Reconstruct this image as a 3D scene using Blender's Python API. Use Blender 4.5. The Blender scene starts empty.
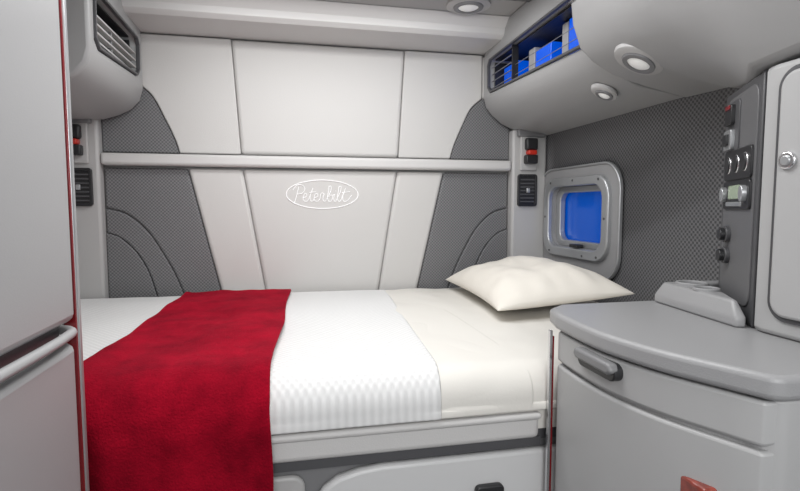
import bpy, bmesh, math, random
from mathutils import Vector, noise
random.seed(4)
H=1.10            # camera height above floor; coordinates below are given relative to it
sc=bpy.context.scene
COL=sc.collection
try: sc.view_settings.view_transform='Standard'
except Exception: pass

# ------------------------------------------------------------------ materials
def nodes(m): 
    m.use_nodes=True; nt=m.node_tree; return nt,nt.nodes['Principled BSDF']
def M(name,col,rough=.5,metal=0,bump=0,bscale=300,spec=.5,var=0,coat=0,sheen=0,vscale=6):
    m=bpy.data.materials.new(name); nt,b=nodes(m)
    b.inputs['Base Color'].default_value=(*col,1); b.inputs['Roughness'].default_value=rough
    b.inputs['Metallic'].default_value=metal; b.inputs['Specular IOR Level'].default_value=spec
    b.inputs['Coat Weight'].default_value=coat; b.inputs['Sheen Weight'].default_value=sheen
    tc=nt.nodes.new('ShaderNodeTexCoord')
    if bump:
        n=nt.nodes.new('ShaderNodeTexNoise'); n.inputs['Scale'].default_value=bscale; n.inputs['Detail'].default_value=3
        nt.links.new(tc.outputs['Object'],n.inputs['Vector'])
        bp=nt.nodes.new('ShaderNodeBump'); bp.inputs['Strength'].default_value=bump; bp.inputs['Distance'].default_value=.002
        nt.links.new(n.outputs['Fac'],bp.inputs['Height']); nt.links.new(bp.outputs['Normal'],b.inputs['Normal'])
    if var:
        n=nt.nodes.new('ShaderNodeTexNoise'); n.inputs['Scale'].default_value=vscale; n.inputs['Detail'].default_value=6
        nt.links.new(tc.outputs['Object'],n.inputs['Vector'])
        r=nt.nodes.new('ShaderNodeValToRGB'); r.color_ramp.elements[0].position=.3; r.color_ramp.elements[1].position=.7
        r.color_ramp.elements[0].color=(*[c*(1-var) for c in col],1); r.color_ramp.elements[1].color=(*[min(1,c*(1+var)) for c in col],1)
        nt.links.new(n.outputs['Fac'],r.inputs['Fac']); nt.links.new(r.outputs['Color'],b.inputs['Base Color'])
    return m
def weave(name,c1,c2,ax,period,bumps=.4,rough=.6,p2=None,thr=(.35,.65)):
    """dot / waffle pattern from two sine waves on object axes"""
    m=bpy.data.materials.new(name); nt,b=nodes(m); N=nt.nodes; L=nt.links
    tc=N.new('ShaderNodeTexCoord'); sp=N.new('ShaderNodeSeparateXYZ'); L.new(tc.outputs['Object'],sp.inputs[0])
    outs=[]
    for k,A in enumerate(ax):
        per=period if (k==0 or p2 is None) else p2
        mu=N.new('ShaderNodeMath'); mu.operation='MULTIPLY'; mu.inputs[1].default_value=2*math.pi/per
        L.new(sp.outputs[A],mu.inputs[0]); s=N.new('ShaderNodeMath'); s.operation='SINE'; L.new(mu.outputs[0],s.inputs[0]); outs.append(s)
    mm=N.new('ShaderNodeMath'); mm.operation='MULTIPLY'; L.new(outs[0].outputs[0],mm.inputs[0]); L.new(outs[1].outputs[0],mm.inputs[1])
    mp=N.new('ShaderNodeMath'); mp.operation='MULTIPLY_ADD'; mp.inputs[1].default_value=.5; mp.inputs[2].default_value=.5; L.new(mm.outputs[0],mp.inputs[0])
    r=N.new('ShaderNodeValToRGB'); r.color_ramp.elements[0].position=thr[0]; r.color_ramp.elements[1].position=thr[1]
    r.color_ramp.elements[0].color=(*c1,1); r.color_ramp.elements[1].color=(*c2,1)
    L.new(mp.outputs[0],r.inputs['Fac']); L.new(r.outputs['Color'],b.inputs['Base Color'])
    bp=N.new('ShaderNodeBump'); bp.inputs['Strength'].default_value=bumps; bp.inputs['Distance'].default_value=.003
    L.new(mp.outputs[0],bp.inputs['Height']); L.new(bp.outputs['Normal'],b.inputs['Normal'])
    b.inputs['Roughness'].default_value=rough
    return m
def emis(name,col,s):
    m=bpy.data.materials.new(name); nt,b=nodes(m); b.inputs['Base Color'].default_value=(*col,1)
    b.inputs['Emission Color'].default_value=(*col,1); b.inputs['Emission Strength'].default_value=s; b.inputs['Roughness'].default_value=.15
    return m
uph=M('cream_vinyl',(.57,.56,.545),.55,bump=.25,bscale=260)
strip=M('light_vinyl_trim',(.60,.59,.58),.5,bump=.15)
darkuph=weave('grey_woven_vinyl',(.10,.10,.105),(.20,.20,.205),(0,2),.014,.3,.6)
plast=M('light_grey_plastic',(.46,.455,.45),.42,bump=.12,bscale=500)
cab=M('cabinet_grey_laminate',(.41,.41,.41),.38,bump=.08,bscale=400)
cabL=M('cabinet_grey_laminate_dark',(.37,.37,.375),.36,bump=.08,bscale=400)
binm=M('bin_grey_plastic',(.36,.36,.36),.42,bump=.12,bscale=450)
topm=M('grey_counter_top',(.31,.31,.315),.38,bump=.2,bscale=350)
wallR=weave('charcoal_perforated_vinyl',(.045,.045,.048),(.145,.145,.15),(1,2),.016,.35,.6,p2=.016,thr=(.3,.62))
ceil=M('ceiling_fabric',(.42,.415,.41),.8,bump=.2)
floorm=M('dark_rubber_floor',(.06,.06,.06),.7,bump=.4,bscale=80,var=.3)
dark=M('black_plastic',(.02,.02,.022),.4)
dgrey=M('dark_grey_plastic',(.08,.08,.085),.4,bump=.1)
mgrey=M('mid_grey_plastic',(.2,.2,.205),.4,bump=.1)
wpan=M('window_surround_grey',(.27,.27,.275),.4,bump=.1)
groove=M('groove_grey_rubber',(.13,.13,.13),.6)  # even dark grey for the bin seam and ceiling trim
chrome=M('brushed_metal',(.7,.7,.71),.25,metal=1)
silver=M('silver_paint',(.45,.46,.47),.32,metal=.6)
redgl=M('red_trim',(.22,.01,.015),.25,coat=.3)
orange=M('red_belt_button',(.55,.03,.015),.35)
woodred=M('red_brown_handle',(.25,.04,.025),.2,coat=.6,var=.4,vscale=40)
sheet=M('cream_cotton_sheet',(.71,.69,.645),.85,bump=.15,bscale=160)
cover=weave('waffle_cotton',(.665,.665,.66),(.75,.75,.745),(0,1),.019,.5,.9,p2=.020,thr=(.2,.8))
pilm=M('pillowcase_cotton',(.75,.715,.65),.85,bump=.15,bscale=160)
white=M('white_paint',(.62,.62,.62),.4)
thread=M('white_thread',(1,1,1),.6)
blueg=emis('blue_window_glow',(.0,.06,.36),.5)  # pane emits blue itself, standing in for the sky outside
blue2=emis('blue_glow',(.0,.08,.60),.6)  # self-glowing blue, stands in for blue reflections in the bin
lampm=emis('lamp_lens',(.9,.9,.88),.12)
# plush red blanket
red=bpy.data.materials.new('red_plush'); nt,b=nodes(red); N=nt.nodes; L=nt.links
tc=N.new('ShaderNodeTexCoord'); n1=N.new('ShaderNodeTexNoise'); n1.inputs['Scale'].default_value=8; n1.inputs['Detail'].default_value=8; n1.inputs['Roughness'].default_value=.65
n2=N.new('ShaderNodeTexNoise'); n2.inputs['Scale'].default_value=220
L.new(tc.outputs['Object'],n1.inputs['Vector']); L.new(tc.outputs['Object'],n2.inputs['Vector'])
r=N.new('ShaderNodeValToRGB'); r.color_ramp.elements[0].position=.35; r.color_ramp.elements[1].position=.68
r.color_ramp.elements[0].color=(.17,.001,.009,1); r.color_ramp.elements[1].color=(.36,.003,.018,1)
L.new(n1.outputs['Fac'],r.inputs['Fac']); L.new(r.outputs['Color'],b.inputs['Base Color'])
bp=N.new('ShaderNodeBump'); bp.inputs['Strength'].default_value=.7; bp.inputs['Distance'].default_value=.004
L.new(n2.outputs['Fac'],bp.inputs['Height']); L.new(bp.outputs['Normal'],b.inputs['Normal'])
b.inputs['Roughness'].default_value=.95; b.inputs['Specular IOR Level'].default_value=.08
b.inputs['Sheen Weight'].default_value=.2; b.inputs['Sheen Tint'].default_value=(1,.05,.12,1)

# ------------------------------------------------------------------ helpers
GROUPS={}
def mk(name,verts,faces,mat,parent=None,smooth=True,bevel=0,seg=3,sub=0,ang=35):
    me=bpy.data.meshes.new(name)
    vs=[Vector((v[0],v[1],v[2]+H)) for v in verts]
    c=Vector([(min(v[i] for v in vs)+max(v[i] for v in vs))/2 for i in range(3)])
    me.from_pydata([v-c for v in vs],[],faces)
    bm=bmesh.new(); bm.from_mesh(me); bmesh.ops.recalc_face_normals(bm,faces=bm.faces); bm.to_mesh(me); bm.free()
    me.materials.append(mat)
    o=bpy.data.objects.new(name,me); COL.objects.link(o); o.location=c
    if bevel:
        md=o.modifiers.new('bevel','BEVEL'); md.width=bevel; md.segments=seg; md.limit_method='ANGLE'; md.angle_limit=math.radians(ang); md.harden_normals=False
    if sub:
        md=o.modifiers.new('sub','SUBSURF'); md.levels=sub; md.render_levels=sub
    if smooth:
        for p in me.polygons: p.use_smooth=True
        if not sub:
            try: me.set_sharp_from_angle(angle=math.radians(40))
            except Exception: pass
    if parent: GROUPS.setdefault(parent,[]).append(o)
    return o
def box(name,x0,x1,y0,y1,z0,z1,mat,parent=None,bevel=0,**k):
    v=[(x,y,z) for x in(x0,x1) for y in(y0,y1) for z in(z0,z1)]
    f=[(0,1,3,2),(4,6,7,5),(0,4,5,1),(2,3,7,6),(0,2,6,4),(1,5,7,3)]
    return mk(name,v,f,mat,parent,bevel=bevel,**k)
def prism(name,poly,plane,t0,t1,mat,parent=None,**k):
    def P(a,b,t): return {'xz':(a,t,b),'yz':(t,a,b),'xy':(a,b,t)}[plane]
    n=len(poly); v=[P(a,b,t0) for a,b in poly]+[P(a,b,t1) for a,b in poly]
    f=[tuple(range(n)),tuple(range(2*n-1,n-1,-1))]+[(i,(i+1)%n,n+(i+1)%n,n+i) for i in range(n)]
    return mk(name,v,f,mat,parent,**k)
def rr(cx,cy,w,h,r,n=8):
    out=[]
    for sx,sy,a0 in((1,1,0),(-1,1,90),(-1,-1,180),(1,-1,270)):
        for i in range(n+1):
            a=math.radians(a0+90*i/n); out.append((cx+sx*(w/2-r)+r*math.cos(a),cy+sy*(h/2-r)+r*math.sin(a)))
    return out
def ell(cx,cy,a,b,n=40): return [(cx+a*math.cos(2*math.pi*i/n),cy+b*math.sin(2*math.pi*i/n)) for i in range(n)]
def ring(name,po,pi_,plane,t0,t1,mat,parent=None,**k):
    def P(a,b,t): return {'xz':(a,t,b),'yz':(t,a,b),'xy':(a,b,t)}[plane]
    n=len(po); v=[P(a,b,t) for t in(t0,t1) for pl in(po,pi_) for a,b in pl]; f=[]
    for i in range(n):
        j=(i+1)%n
        f+=[(i,j,n+j,n+i),(2*n+i,3*n+i,3*n+j,2*n+j),(i,2*n+i,2*n+j,j),(n+i,n+j,3*n+j,3*n+i)]
    return mk(name,v,f,mat,parent,**k)
def loft(name,secs,mat,parent=None,cap=True,closed=True,**k):
    n=len(secs[0]); v=[p for s in secs for p in s]; f=[]
    for a in range(len(secs)-1):
        for i in range(n if closed else n-1):
            j=(i+1)%n; f.append((a*n+i,a*n+j,(a+1)*n+j,(a+1)*n+i))
    if cap: f+=[tuple(range(n)),tuple(range((len(secs)-1)*n,len(secs)*n))]
    return mk(name,v,f,mat,parent,**k)
def tube(name,paths,r,mat,parent=None,cyc=False,res=3):
    cu=bpy.data.curves.new(name,'CURVE'); cu.dimensions='3D'; cu.bevel_depth=r; cu.bevel_resolution=res; cu.resolution_u=6
    pts0=[p for pa in paths for p in pa]; c=Vector(pts0[len(pts0)//2])+Vector((0,0,H))
    for pa in paths:
        s=cu.splines.new('BEZIER'); s.bezier_points.add(len(pa)-1); s.use_cyclic_u=cyc
        for bpnt,q in zip(s.bezier_points,pa):
            bpnt.co=Vector((q[0],q[1],q[2]+H))-c; bpnt.handle_left_type=bpnt.handle_right_type='AUTO'
    cu.materials.append(mat); o=bpy.data.objects.new(name,cu); COL.objects.link(o); o.location=c
    if parent: GROUPS.setdefault(parent,[]).append(o)
    return o
def cut(o,c):
    md=o.modifiers.new('b','BOOLEAN'); md.operation='DIFFERENCE'; md.solver='EXACT'; md.object=c
    o.modifiers.move(len(o.modifiers)-1,0)
    for m in o.modifiers[1:]: m.show_viewport=False
    bpy.context.view_layer.update()
    dg=bpy.context.evaluated_depsgraph_get(); me=bpy.data.meshes.new_from_object(o.evaluated_get(dg))
    o.modifiers.remove(o.modifiers[0]); o.data=me
    for m in o.modifiers: m.show_viewport=True
    bpy.data.objects.remove(c)
CX=.135
def mir(poly): return [(2*CX-a,b) for a,b in poly]
def arc(pts,n=8):
    P=[pts[0]]+list(pts)+[pts[-1]]; out=[]
    for i in range(1,len(P)-2):
        for k in range(n):
            t=k/n; p0,p1,p2,p3=P[i-1],P[i],P[i+1],P[i+2]
            out.append(tuple(.5*((2*p1[d])+(-p0[d]+p2[d])*t+(2*p0[d]-5*p1[d]+4*p2[d]-p3[d])*t*t+(-p0[d]+3*p1[d]-3*p2[d]+p3[d])*t**3) for d in range(len(p1))))
    out.append(tuple(pts[-1])); return out

# ------------------------------------------------------------------ room shell
box('floor',-.98,1.27,-.8,2.36,-1.16,-1.10,floorm)
box('ceiling',-.98,1.27,-.8,2.36,.78,.84,ceil)
box('wall_back',-.98,1.27,2.30,2.36,-1.10,.78,plast)
box('wall_left',-.98,-.92,-.8,2.30,-1.10,.78,plast)
wr=box('wall_right',1.19,1.25,-.8,2.30,-1.10,.78,wallR)
cut(wr,prism('c',rr(1.965,-.042,.44,.29,.07),'yz',1.15,1.30,wallR))

hd=prism('trim_header',[(2.295,.70),(2.06,.70),(2.04,.715),(2.04,.74),(2.01,.775),(2.01,.779),(2.295,.779)],'yz',-.915,1.185,strip,bevel=.008)
box('trim_ceiling',-.915,1.185,1.80,1.83,.765,.779,groove,bevel=.004)

# ---- upholstered back wall
W='back_wall_upholstery'
yb,yf=2.299,2.268
def pad(name,poly,mat,d=yf,bev=.016): return prism(name,poly,'xz',d,yb,mat,W,bevel=bev,seg=5,ang=50)
g=.0005
tcurve=arc([(-.60,.50),(-.545,.45),(-.50,.36),(-.465,.28),(-.448,.222)],6)
pad('top_center',[(-.235+g,.695),(.505-g,.695),(.475-g,.222),(-.205+g,.222)],uph)
TL=[(-.60,.695)]+tcurve+[(-.205-g,.222),(-.235-g,.695)]
TLd=[(-.74,.222),(-.74,.50)]+[(a-.003,b) for a,b in tcurve]
pad('top_side',TL,uph); pad('top_side_mirror',mir(TL),uph)
pad('top_corner',TLd,darkuph,yf+.008,.012); pad('top_corner_mirror',mir(TLd),darkuph,yf+.008,.012)
TO=[(-.915,.695),(-.915,.50),(-.602,.50),(-.602,.695)]
pad('top_outer',TO,uph,yf+.002); pad('top_outer_mirror',mir(TO),uph,yf+.002)
box('divider_rail',-.74,1.01,2.238,2.299,.168,.216,strip,W,bevel=.012)
zb=-.50
def bx(x0,z0,x1,z1): return x0+(x1-x0)*(zb-z0)/(z1-z0)
a1=bx(-.42,.15,-.30,-.36); a2=bx(-.20,.16,-.118,-.35)
pad('low_center',[(-.20+g,.16),(.47-g,.16),(2*CX-a2-g,zb),(a2+g,zb)],uph)
LL=[(-.418,.16),(-.20-g,.16),(a2-g,zb),(a1,zb)]
pad('low_side',LL,uph); pad('low_side_mirror',mir(LL),uph)
c1=arc([(-.74,-.005),(-.66,-.03),(-.585,-.10),(-.53,-.19),(-.485,-.28),(-.455,-.36),(-.41,zb)],5)
c2=arc([(-.74,-.105),(-.69,-.125),(-.635,-.18),(-.59,-.26),(-.56,-.36),(-.53,zb)],5)
D1=[(-.74,.16)]+[(a,b+.001) for a,b in c1]+[(a1-.002,zb),(-.420,.16)]
D2=[(a,b-.001) for a,b in c1]+[(a+.001,b) for a,b in reversed(c2)]
D3=[(a-.001,b-.001) for a,b in c2]+[(-.74,zb)]
for i,(D,dd) in enumerate(((D1,yf+.008),(D2,yf+.010),(D3,yf+.008))):
    pad('low_dark_%d'%i,D,darkuph,dd,.012); pad('low_dark_mirror_%d'%i,mir(D),darkuph,dd,.012)
ye=yf-.001
tube('emblem_oval',[[(CX+.156*math.cos(t*math.pi/12),ye,.055+.062*math.sin(t*math.pi/12)) for t in range(24)]],.0022,thread,W,cyc=True)
E=[(1.02,.35),(1.38,.6),(1.28,.85),(1.05,.6),(1.08,.1),(1.35,0),(1.62,.3)]
S=[[(.05,-.25),(.3,.5),(.55,1.55)],[(-.05,1.2),(.5,1.75),(1.15,1.5),(1.0,.95),(.42,.75)],E,
 [(1.62,.3),(2.05,1.45)],[(1.98,1.3),(1.75,.25),(1.9,0),(2.17,.35)],[(1.65,.95),(2.35,1.02)],[(a+1.15,b) for a,b in E],
 [(2.77,.3),(2.98,.9),(3.25,.82)],[(3.22,.82),(3.10,.2),(3.25,0),(3.5,.3)],
 [(3.5,.3),(3.98,1.4),(3.88,1.65),(3.70,1.1),(3.60,.2),(3.80,0),(4.08,.3),(3.98,.68),(3.70,.5)],
 [(4.02,.55),(4.35,.78)],[(4.35,.78),(4.24,.2),(4.38,0),(4.6,.3)],[(4.46,1.1),(4.49,1.16)],
 [(4.6,.3),(5.04,1.4),(4.96,1.65),(4.76,1.1),(4.68,.15),(4.83,0),(5.08,.3)],
 [(5.08,.3),(5.52,1.45)],[(5.45,1.3),(5.22,.25),(5.38,0),(5.8,.2),(6.2,.7)],[(5.1,.95),(6.0,1.05)]]
k=.041
tube('emblem_lettering',[[(CX-.126+a*k,ye,.055-.031+b*k) for a,b in s] for s in S],.0016,thread,W)

# ---- corner pilasters
for nm,mf in(('left',False),('right',True)):
    G='corner_pillar' if not mf else 'corner_pillar.001'
    q=(lambda a,b:(2*CX-b,2*CX-a)) if mf else (lambda a,b:(a,b))
    def pb(n,x0,x1,*r,**kk):
        x0,x1=q(x0,x1); return box(n,x0,x1,*r,G,**kk)
    pb('post',-.915,-.742,2.235,2.294,-.50,.36,plast,bevel=.012)
    pb('belt_plate',-.86,-.775,2.222,2.236,.17,.33,plast,bevel=.006)
    pb('cap',-.90,-.76,2.215,2.236,.325,.36,mgrey,bevel=.006)
    G2='seat_belt_buckle' if not mf else 'seat_belt_buckle.001'
    x0,x1=q(-.852,-.792); box('buckle_housing',x0,x1,2.195,2.223,.262,.318,dark,G2,bevel=.01)
    x0,x1=q(-.842,-.800); box('buckle_button',x0,x1,2.185,2.222,.240,.262,orange,G2,bevel=.006)
    x0,x1=q(-.848,-.790); box('buckle_tongue',x0,x1,2.188,2.223,.200,.240,dark,G2,bevel=.006)
    G3='air_vent' if not mf else 'air_vent.001'
    xc=-.815 if not mf else 2*CX+.815
    ring('vent_frame',rr(xc,.078,.096,.150,.012),rr(xc,.078,.074,.128,.006),'xz',2.222,2.236,dark,G3,bevel=.002)
    prism('vent_back',rr(xc,.078,.084,.135,.006),'xz',2.230,2.2355,dark,G3)
    for i in range(7): box('vent_slat_%d'%i,xc-.036,xc+.036,2.224,2.231,.022+i*.017,.028+i*.017,dgrey,G3,bevel=.001)
    box('vent_tab',xc-.008,xc+.008,2.214,2.226,.066,.088,silver,G3,bevel=.003)

# ------------------------------------------------------------------ overhead bins (rear pair)
prof=[(1.185,.779),(.885,.779),(.872,.68),(.872,.50),(.885,.455),(.915,.42),(.96,.385),(1.02,.36),(1.185,.335)]
def rear_bin(G,mf,y0):
    dx=.028 if mf else 0
    if mf: prf=[(1.185,.779),(.885-dx,.779),(.872-dx,.68),(.872-dx,.47),(.885-dx,.425),(.915-dx,.39),(.96-dx,.365),(1.02-dx,.345),(1.185,.33)]
    else: prf=prof
    pr=mir(prf) if mf else prf
    o=prism('bin_body',pr,'xz',y0,2.256,binm,G,bevel=.012,seg=3,ang=25)
    op=[(y0+.07,.485),(2.17,.505),(2.20,.53),(2.205,.63),(2.185,.655),(y0+.09,.665),(y0+.045,.64),(y0+.04,.51)]
    xs=(.80,1.10)
    X=lambda v:(2*CX-v+dx if mf else v)
    xa,xb=sorted((X(xs[0]),X(xs[1])))
    cut(o,prism('c',op,'yz',xa,xb,dark))
    def bb(n,xa,xb,*r,**kk):
        xa,xb=sorted((X(xa),X(xb))); return box(n,xa,xb,*r,G,**kk)
    bb('bin_back',1.085,1.099,y0+.05,2.195,.49,.655,dark)
    bb('bin_inner_floor',.90,1.095,y0+.05,2.19,.489,.497,dark)
    bb('bin_inner_roof',.90,1.095,y0+.06,2.185,.650,.655,dark)
    bb('bin_inner_end',.90,1.095,2.185,2.195,.52,.64,dark)
    n=len(op); cyc=sum(p[0] for p in op)/n; cz=sum(p[1] for p in op)/n
    inn=[(cyc+(a-cyc)*.975,cz+(b_-cz)*.90) for a,b_ in op]
    xa,xb=sorted((X(.866),X(.880)))
    ring('opening_rim',op,inn,'yz',xa,xb,dgrey,G,bevel=.002)
    if mf:
        for i in range(4):
            z=.508+i*.026; bb('louvre_%d'%i,.876,.905,y0+.05,2.18,z,z+.007,plast,bevel=.002)
        bb('louvre_post',.884,.90,1.93,1.94,.50,.60,mgrey,bevel=.001)
    else:
        # open cubby: far third has thin slats, the rest has boxes behind a net cord; glowing blue ones imitate reflections
        for i in range(4):
            z=.525+i*.030; bb('louvre_%d'%i,.882,.888,1.98,2.185,z,z+.003,mgrey,bevel=.001)
        bb('bin_divider',.884,.91,1.97,1.977,.495,.655,dark)
        bb('blue_glow_box',.93,1.06,1.74,1.86,.50,.60,blue2,bevel=.004)
        bb('blue_glow_box_2',.93,1.06,2.02,2.16,.50,.61,blue2,bevel=.004)
        bb('blue_glow_box_3',.93,1.06,1.52,1.62,.50,.635,blue2,bevel=.004)
        bb('stored_white_box',.95,1.06,1.66,1.70,.50,.645,plast,bevel=.004)
        bb('stored_white_box_2',.94,1.06,1.89,1.94,.50,.625,plast,bevel=.004)
        bb('stored_dark_box',.92,1.06,1.42,1.50,.50,.60,dgrey,bevel=.004)
        for i in range(2): bb('net_cord_%d'%i,.897,.899,1.42,1.97,.535+i*.04,.5368+i*.04,mgrey)
    return o
rear_bin('overhead_bin',False,1.372)
rear_bin('overhead_bin.001',True,1.70)

# near right bin (deeper, sweeps down to the tall cabinet)
secs=[]
for y,pf in((1.37,[(1.185,.779),(.785,.779),(.785,.60),(.795,.52),(.82,.455),(.86,.42),(.93,.385),(1.03,.36),(1.185,.33)]),
            (1.20,[(1.185,.779),(.772,.779),(.772,.60),(.782,.515),(.81,.455),(.855,.415),(.93,.375),(1.03,.345),(1.185,.325)]),
            (1.05,[(1.185,.779),(.762,.779),(.762,.60),(.772,.51),(.80,.45),(.85,.40),(.92,.345),(1.02,.285),(1.185,.28)]),
            (.95,[(1.185,.779),(.755,.779),(.755,.60),(.765,.505),(.792,.445),(.845,.38),(.90,.315),(.98,.264),(1.185,.264)]),
            (.84,[(1.185,.779),(.748,.779),(.748,.60),(.755,.50),(.775,.44),(.81,.37),(.845,.31),(.868,.264),(1.185,.264)]),
            (.60,[(1.185,.779),(.738,.779),(.738,.60),(.745,.51),(.765,.45),(.80,.385),(.835,.33),(.864,.285),(1.185,.285)]),
            (.15,[(1.185,.779),(.73,.779),(.73,.60),(.735,.53),(.755,.48),(.79,.42),(.82,.38),(.855,.34),(1.185,.34)])):
    secs.append([(a,y,b_) for a,b_ in pf])
loft('bin_shell',secs,binm,'front_overhead_bin',bevel=.012,ang=50)
tube('bin_door_seam',[[(.7835,1.368,.58),(.7715,1.20,.575),(.7615,1.05,.57),(.748,.84,.565),(.738,.6,.565),(.730,.15,.57)]],.0018,groove,'front_overhead_bin')
def puck(G,x,y,z,r,tilt=0,lens=None):
    def circ(q_,dz): return [(x+q_*math.cos(t*math.pi/16),y+q_*math.sin(t*math.pi/16),z+dz+tilt*q_*math.cos(t*math.pi/16)) for t in range(32)]
    loft('lamp_base',[circ(r*1.0,.006),circ(r,-.003),circ(r*.90,-.007)],plast,G)
    loft('lamp_bezel',[circ(r*.70,-.005),circ(r*.66,-.012),circ(r*.48,-.013),circ(r*.46,-.008)],mgrey,G)
    loft('lamp_lens',[circ(r*.46,-.009),circ(r*.33,-.014),circ(r*.1,-.016)],lens or lampm,G)
puck('front_overhead_bin',.905,1.22,.388,.060,-.5)
puck('overhead_bin',.985,1.49,.366,.040,-.45)
puck('ceiling_lamp',.68,1.93,.776,.085,0)

# ------------------------------------------------------------------ right wall details
G='window_1'
WY,WZ=1.970,-.058
ring('window_outer_trim',rr(WY,WZ,.625,.465,.11),rr(WY,WZ,.607,.447,.101),'yz',1.172,1.189,silver,G,bevel=.004)
ring('window_panel',rr(WY,WZ,.610,.450,.10),rr(1.965,-.045,.47,.315,.075),'yz',1.180,1.189,wpan,G)
ring('window_frame',rr(1.965,-.045,.50,.345,.085),rr(1.965,-.043,.415,.265,.06),'yz',1.162,1.189,silver,G,bevel=.007,seg=3)
ring('window_reveal',rr(1.965,-.042,.438,.288,.068),rr(1.965,-.042,.415,.265,.06),'yz',1.186,1.249,wpan,G)
ring('window_inner_frame',rr(1.965,-.042,.418,.268,.06),rr(1.965,-.042,.350,.21,.045),'yz',1.205,1.235,silver,G,bevel=.006)
prism('window_pane',rr(1.965,-.042,.40,.250,.055),'yz',1.238,1.244,blueg,G)
box('window_latch',1.168,1.20,1.93,1.99,-.172,-.158,dark,G,bevel=.003)
for i,(yy,zz) in enumerate(((1.78,.108),(1.965,.112),(2.15,.108),(1.735,-.045),(2.195,-.045),(1.78,-.198),(1.88,-.201),(2.15,-.198))):
    prism('screw_%d'%i,ell(yy,zz,.005,.005,12),'yz',1.160,1.164,dgrey,G)

# ------------------------------------------------------------------ left tall cabinet
G='tall_wardrobe_cabinet'
def fp(off=0,r=.035):
    x=-.352-off; y=.945-off*.3
    p=[(-.915,.05),(x,.05)]
    for i in range(9):
        a=math.radians(90*i/8); p.append((x-r+r*math.cos(a),y-r+r*math.sin(a)))
    return p+[(-.915,y)]
prism('upper_door',fp(),'xy',-.187,.778,cabL,G,bevel=.012,ang=60)
prism('recess',fp(.02),'xy',-.232,-.18,dgrey,G)
prism('lower_door',fp(.002),'xy',-1.10,-.225,cabL,G,bevel=.012,ang=60)
tube('pull_lip',[[(-.354,.06,-.206),(-.354,.5,-.206),(-.354,.90,-.206),(-.363,.93,-.206),(-.388,.945,-.206)]],.008,cabL,G)
box('corner_red_trim',-.380,-.3605,.948,.953,-1.09,.777,redgl,G,bevel=.001)
box('corner_edge',-.385,-.3585,.953,.966,-1.10,.777,silver,G,bevel=.003)

# ------------------------------------------------------------------ bunk bed
G='bunk_bed'
def path(off=0,zbot=-.478,y1=2.24,ns=44,nd=8):
    pts=[]; r=.06+off; yc,zc=1.085+.06,-.38-.06
    for i in range(ns): pts.append((y1+(yc-y1)*i/(ns-1),-.38+off))
    for i in range(1,9):
        a=math.radians(90+90*i/8); pts.append((yc+r*math.cos(a),zc+r*math.sin(a)))
    z0=zc
    for i in range(1,nd+1): pts.append((1.085-off,z0+(zbot-z0)*i/nd))
    return pts
def drape(name,xl,xr,off,mat,parent,nx=40,zbot=-.478,y1=2.24,amp=.004,sc_=5,thick=.006,seed=0,nd=8,sub=1,folds=0):
    P=path(off,zbot,y1,nd=nd); V=[];Fc=[]
    for j,(y,z) in enumerate(P):
        for i in range(nx+1):
            s=i/nx; x=xl(y,z)+(xr(y,z)-xl(y,z))*s
            n=noise.noise(Vector((x*sc_+seed,y*sc_,z*sc_)))*amp+noise.noise(Vector((x*sc_*3+seed,y*sc_*2,z*6)))*amp*.4
            if folds:   # soft long ridges running across the bed
                n+=folds*max(0,noise.noise(Vector((x*9+seed,y*1.2+z*1.2,.3))))
            if z<-.46: yo,zo=-abs(n)*1.2,0
            else: yo,zo=-n*.3,n
            V.append((x,y+yo,z+zo))
    n=nx+1
    for j in range(len(P)-1):
        for i in range(nx): Fc.append((j*n+i,j*n+i+1,(j+1)*n+i+1,(j+1)*n+i))
    o=mk(name,V,Fc,mat,parent)
    md=o.modifiers.new('s','SOLIDIFY'); md.thickness=thick; md.offset=1
    if sub:
        md=o.modifiers.new('sub','SUBSURF'); md.levels=1; md.render_levels=1
    return o
mp=[(2.24,-.385)]+[(y,z-.004) for y,z in path(-.002,-.49)[1:]]+[(1.09,-.53),(2.24,-.53)]
prism('mattress',mp,'yz',-.90,1.17,sheet,G)
fx=lambda y:.325+(y-1.085)*.07
drape('fitted_sheet',lambda y,z:.2,lambda y,z:1.17,.002,sheet,G,nx=60,amp=.007,sc_=5,seed=3,folds=.006)
drape('waffle_coverlet',lambda y,z:-.90,lambda y,z:fx(y),.010,cover,G,nx=60,amp=.005,sc_=3,seed=9,y1=2.22)
drape('folded_sheet_band',lambda y,z:fx(y)-.02,lambda y,z:.55-(y-1.085)*.02,.006,sheet,G,nx=24,amp=.005,sc_=4,seed=5,y1=2.22,folds=.003,thick=.004)
box('bed_rail',-.90,.572,1.082,1.12,-.552,-.484,strip,G,bevel=.014,seg=4)
box('bed_rail_lip',-.90,.572,1.072,1.10,-.502,-.484,strip,G,bevel=.008)
box('bed_rail_groove',-.90,.58,1.095,1.12,-.575,-.552,dgrey,G)
box('bed_deck',-.90,1.17,1.10,2.24,-.56,-.53,dgrey,G)
box('bed_base',-.90,1.17,1.115,2.24,-1.095,-.56,mgrey,G)
prism('under_bed_drawer',[(.04,-1.08),(.64,-1.08),(.64,-.582),(.19,-.582),(.14,-.587),(.09,-.600),(.06,-.62),(.04,-.65)],'xz',1.09,1.116,white,G,bevel=.01)
prism('under_bed_panel',rr(-.42,-.84,.88,.50,.03),'xz',1.10,1.116,plast,G,bevel=.01)
prism('drawer_handle',rr(.445,-.668,.07,.035,.012),'xz',1.074,1.091,dark,G,bevel=.004)

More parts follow.
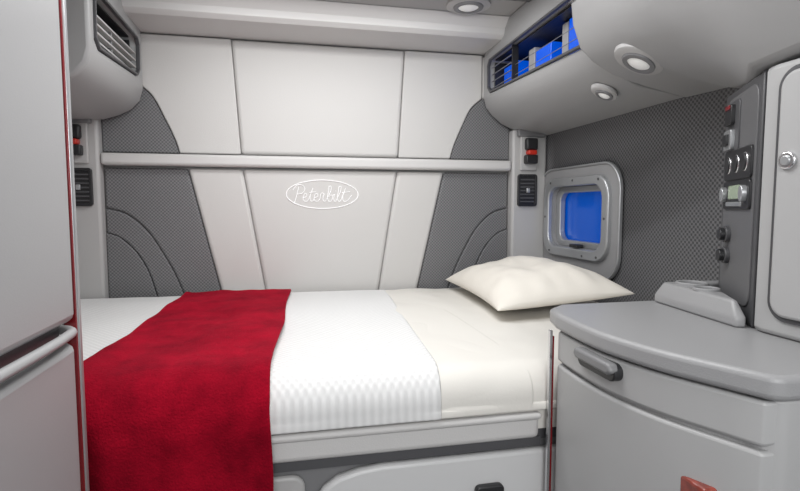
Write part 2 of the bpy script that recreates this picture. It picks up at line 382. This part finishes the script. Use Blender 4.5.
# red throw blanket draped across the bed
drape('throw',lambda y,z:-.462+(y-1.085)*.03+(.02 if z<-.5 else 0),lambda y,z:-.048+(y-1.085)*.035+.004*math.sin(y*9)+(-.004*math.sin(z*14) if z<-.42 else 0),.022,red,'red_throw_blanket',nx=60,zbot=-.95,y1=2.2,amp=.010,sc_=5,thick=.012,seed=1,nd=24,folds=.018)
# pillow
V=[];Fc=[];n=32
A,B=.245,.365
for side in(1,-1):
    for j in range(n+1):
        for i in range(n+1):
            u=-1+2*i/n; v=-1+2*j/n
            th=((1-abs(u)**2.6)*(1-abs(v)**3.2))**.6 if abs(u)<1 and abs(v)<1 else 0
            x=A*u*(1-.10*(1-v*v)); y=B*v*(1-.07*(1-u*u))
            w=noise.noise(Vector((x*7,y*7,side*3)))*.018*th+noise.noise(Vector((x*18,y*12,side*5)))*.010*th
            edge=(max(abs(u),abs(v)))**4*.006*math.sin(18*(u if abs(v)>abs(u) else v))*th
            z=(.100*th+w+edge) if side>0 else -.035*th
            ca,sa=math.cos(.09),math.sin(.09)
            px,py=x*ca-z*sa,y
            cz,sz=math.cos(-.06),math.sin(-.06)
            X=.895+px*cz-py*sz; Y=1.84+px*sz+py*cz
            V.append((X,Y,-.309+x*sa+z*ca))
m=(n+1)**2
for sd in(0,1):
    for j in range(n):
        for i in range(n):
            a=sd*m+j*(n+1)+i; Fc.append((a,a+1,a+n+2,a+n+1))
o=mk('pillow',V,Fc,pilm)
bm=bmesh.new(); bm.from_mesh(o.data); bmesh.ops.remove_doubles(bm,verts=bm.verts,dist=.0005); bmesh.ops.recalc_face_normals(bm,faces=bm.faces); bm.to_mesh(o.data); bm.free()
for p in o.data.polygons: p.use_smooth=True
md=o.modifiers.new('sub','SUBSURF'); md.levels=1; md.render_levels=1

# ------------------------------------------------------------------ nightstand cabinet
G='bedside_cabinet'
def bow(off): return arc([(.590+off,1.045),(.583+off,.98),(.580+off,.86),(.603+off,.74),(.645+off,.64)],5)
def nfp(off=0,yf_=1.065,xb=1.18):
    return [(xb,yf_),(.62+off,yf_),(.597+off,yf_-.006)]+bow(off)+[(.668+off,.592+off*.6),(.676+off,.582+off*.6),(.692+off,.577+off*.6),(xb,.570+off*.6)]
def front(off): return [(.80,1.055),(.62+off,1.055),(.597+off,1.052)]+bow(off)+[(.664+off,.598),(.669+off,.594),(.80,.594)]
prism('cabinet_body',nfp(.016,1.06),'xy',-1.095,-.28,cab,G,bevel=.006,ang=60)
prism('drawer_front',front(.003),'xy',-.352,-.283,cab,G,bevel=.006,ang=60)
prism('door_front',front(.003),'xy',-1.07,-.360,cab,G,bevel=.006,ang=60)
tp=nfp(-.006,1.14)
tp[1]=(.65,1.14); tp[2]=(.60,1.10)
prism('counter_top',tp,'xy',-.278,-.240,topm,G,bevel=.010,seg=4,ang=50)
prism('handle_recess',rr(.87,-.306,.125,.034,.016),'yz',.572,.60,dark,G,bevel=.003)
prism('handle_pull',[(.806,-.302),(.815,-.288),(.93,-.286),(.936,-.300),(.925,-.308),(.82,-.310)],'yz',.562,.584,mgrey,G,bevel=.006)
box('door_handle',.622,.65,.645,.700,-.480,-.440,woodred,G,bevel=.006)  # red-brown handle on the door front
box('side_red_trim',.588,.595,1.0665,1.072,-1.09,-.30,redgl,G,bevel=.001)
box('side_trim',.580,.587,1.060,1.070,-1.09,-.285,chrome,G,bevel=.001)

# console with cup holders on the counter
G='cup_holder_console'
b0=[(.860,.838),(.880,.832),(1.014,1.058),(1.15,1.072),(1.15,1.115),(.895,1.115)]
b1=[(.872,.860),(.880,.856),(1.004,1.060),(1.14,1.078),(1.14,1.104),(.912,1.104)]
loft('console_body',[[(a,b_,-.2395) for a,b_ in b0],[(a,b_,-.220) for a,b_ in b0],[(a,b_,-.188) for a,b_ in b1]],topm,G,bevel=.008,ang=20)
for i,(x,y,q_) in enumerate(((.952,1.055,.036),(.918,.975,.028))):
    ring('cup_ring_%d'%i,ell(x,y,q_,q_,32),ell(x,y,q_*.8,q_*.8,32),'xy',-.190,-.182,topm,G,bevel=.002)
    prism('cup_well_%d'%i,ell(x,y,q_*.8,q_*.8,32),'xy',-.190,-.187,mgrey,G)

# ------------------------------------------------------------------ tall cabinet on the right with control panel
G='tall_side_cabinet'
ft=[(.872,.03),(.872,.79),(.878,.812),(.90,.822),(1.18,.822),(1.18,.03)]
prism('cabinet_shell',ft,'xy',-.2395,.262,cab,G,bevel=.01,ang=60)
prism('door_panel',rr(.42,.02,.70,.44,.03),'yz',.860,.873,cab,G,bevel=.006)
ring('door_gap',rr(.42,.02,.717,.457,.037),rr(.42,.02,.702,.442,.03),'yz',.868,.8735,dgrey,G)
prism('lock_ring',ell(.745,.082,.016,.016,28),'yz',.853,.862,chrome,G,bevel=.003)
prism('lock_core',ell(.745,.082,.009,.009,20),'yz',.850,.856,silver,G,bevel=.002)
G='control_panel'
pp=[(.885,.824),(1.18,.824),(1.18,1.06),(1.03,1.055),(1.018,1.045)]
prism('panel_housing',pp,'xy',-.2395,.262,dgrey,G,bevel=.006,ang=50)
Ax,Ay=.885,.824; _l=math.hypot(1.018-.885,1.045-.824); tx,ty=(1.018-.885)/_l,(1.045-.824)/_l; nx_,ny_=-ty,tx
def onp(name,s,z,w,h,d,mat,rnd=False):
    po=ell(s,z,w/2,h/2,24) if rnd else rr(s,z,w,h,min(w,h)*.15,3)
    V=[(Ax+tx*a+nx_*dd,Ay+ty*a+ny_*dd,b_) for dd in(-.004,d) for a,b_ in po]; n=len(po)
    F_=[tuple(range(n)),tuple(range(2*n-1,n-1,-1))]+[(i,(i+1)%n,n+(i+1)%n,n+i) for i in range(n)]
    return mk(name,V,F_,mat,G,bevel=.0015,seg=2)
onp('face_plate',.128,.02,.215,.45,.003,M('panel_face_grey',(.13,.13,.135),.4,bump=.1))
onp('switch_plate',.175,.175,.09,.12,.006,dgrey)
onp('switch_a',.185,.205,.05,.045,.014,dark); onp('switch_a_lamp',.185,.222,.03,.010,.017,redgl)
onp('switch_b',.185,.150,.055,.045,.014,silver); onp('switch_b_key',.185,.150,.03,.025,.020,dark)
onp('gauge_plate',.125,.092,.19,.066,.008,dark)
for i,s in enumerate((.185,.125,.065)):
    onp('gauge_ring_%d'%i,s,.093,.040,.040,.010,chrome,True); onp('gauge_%d'%i,s,.093,.034,.036,.013,dark,True)
onp('radio',.125,.026,.19,.062,.008,dark); onp('radio_display',.13,.032,.085,.030,.010,emis('lcd',(.30,.36,.26),.15))
onp('radio_knob',.20,.028,.026,.034,.018,silver,True); onp('radio_knob_2',.055,.028,.026,.034,.018,silver,True)
onp('radio_buttons',.13,.006,.11,.010,.011,silver)
for i,z in enumerate((-.062,-.110)):
    onp('socket_ring_%d'%i,.185,z,.050,.038,.012,dgrey,True); onp('socket_cap_%d'%i,.185,z,.036,.028,.022,dark,True)

# ------------------------------------------------------------------ parent groups
bpy.context.view_layer.update()
for gname,obs in GROUPS.items():
    mn=Vector((1e9,)*3); mx=-mn
    for o in obs:
        for c in o.bound_box:
            w=o.matrix_world@Vector(c)
            mn=Vector(map(min,mn,w)); mx=Vector(map(max,mx,w))
    e=bpy.data.objects.new(gname,None); COL.objects.link(e); e.empty_display_size=.1
    e.location=((mn.x+mx.x)/2,(mn.y+mx.y)/2,mn.z)
    loc=e.location.copy()
    for o in obs: o.parent=e; o.location=o.location-loc

# ------------------------------------------------------------------ lights
def area(name,loc,target,size,power,col=(1,1,1),sy=None):
    l=bpy.data.lights.new(name,'AREA'); l.energy=power; l.size=size; l.color=col
    if sy: l.shape='RECTANGLE'; l.size_y=sy
    o=bpy.data.objects.new(name,l); COL.objects.link(o); o.location=(loc[0],loc[1],loc[2]+H)
    d=Vector(target)-Vector(loc); o.rotation_euler=d.to_track_quat('-Z','Y').to_euler(); return o
area('softbox_fill',(.1,-.9,.55),(.15,2,-.1),1.0,21,sy=.6)  # added fill light behind the camera
area('ceiling_fill',(.15,1.0,.765),(.15,1.0,-1),.7,11,sy=.5)  # added fill light under the ceiling, without a fixture
area('rear_ceiling_fill',(.15,1.72,.755),(.15,1.9,-1),1.0,7,sy=.15)  # added narrow fill light below the rear ceiling
w=bpy.data.worlds.new('world'); sc.world=w; w.use_nodes=True
w.node_tree.nodes['Background'].inputs['Color'].default_value=(.95,.97,1,1); w.node_tree.nodes['Background'].inputs['Strength'].default_value=.85

# ------------------------------------------------------------------ camera
cd=bpy.data.cameras.new('camera'); cd.sensor_width=36; cd.lens=36*509/800; cd.clip_start=.02
cam=bpy.data.objects.new('camera',cd); COL.objects.link(cam); cam.location=(0,0,H)
cam.rotation_euler=(math.radians(90-4.33),0,math.radians(-12)); sc.camera=cam
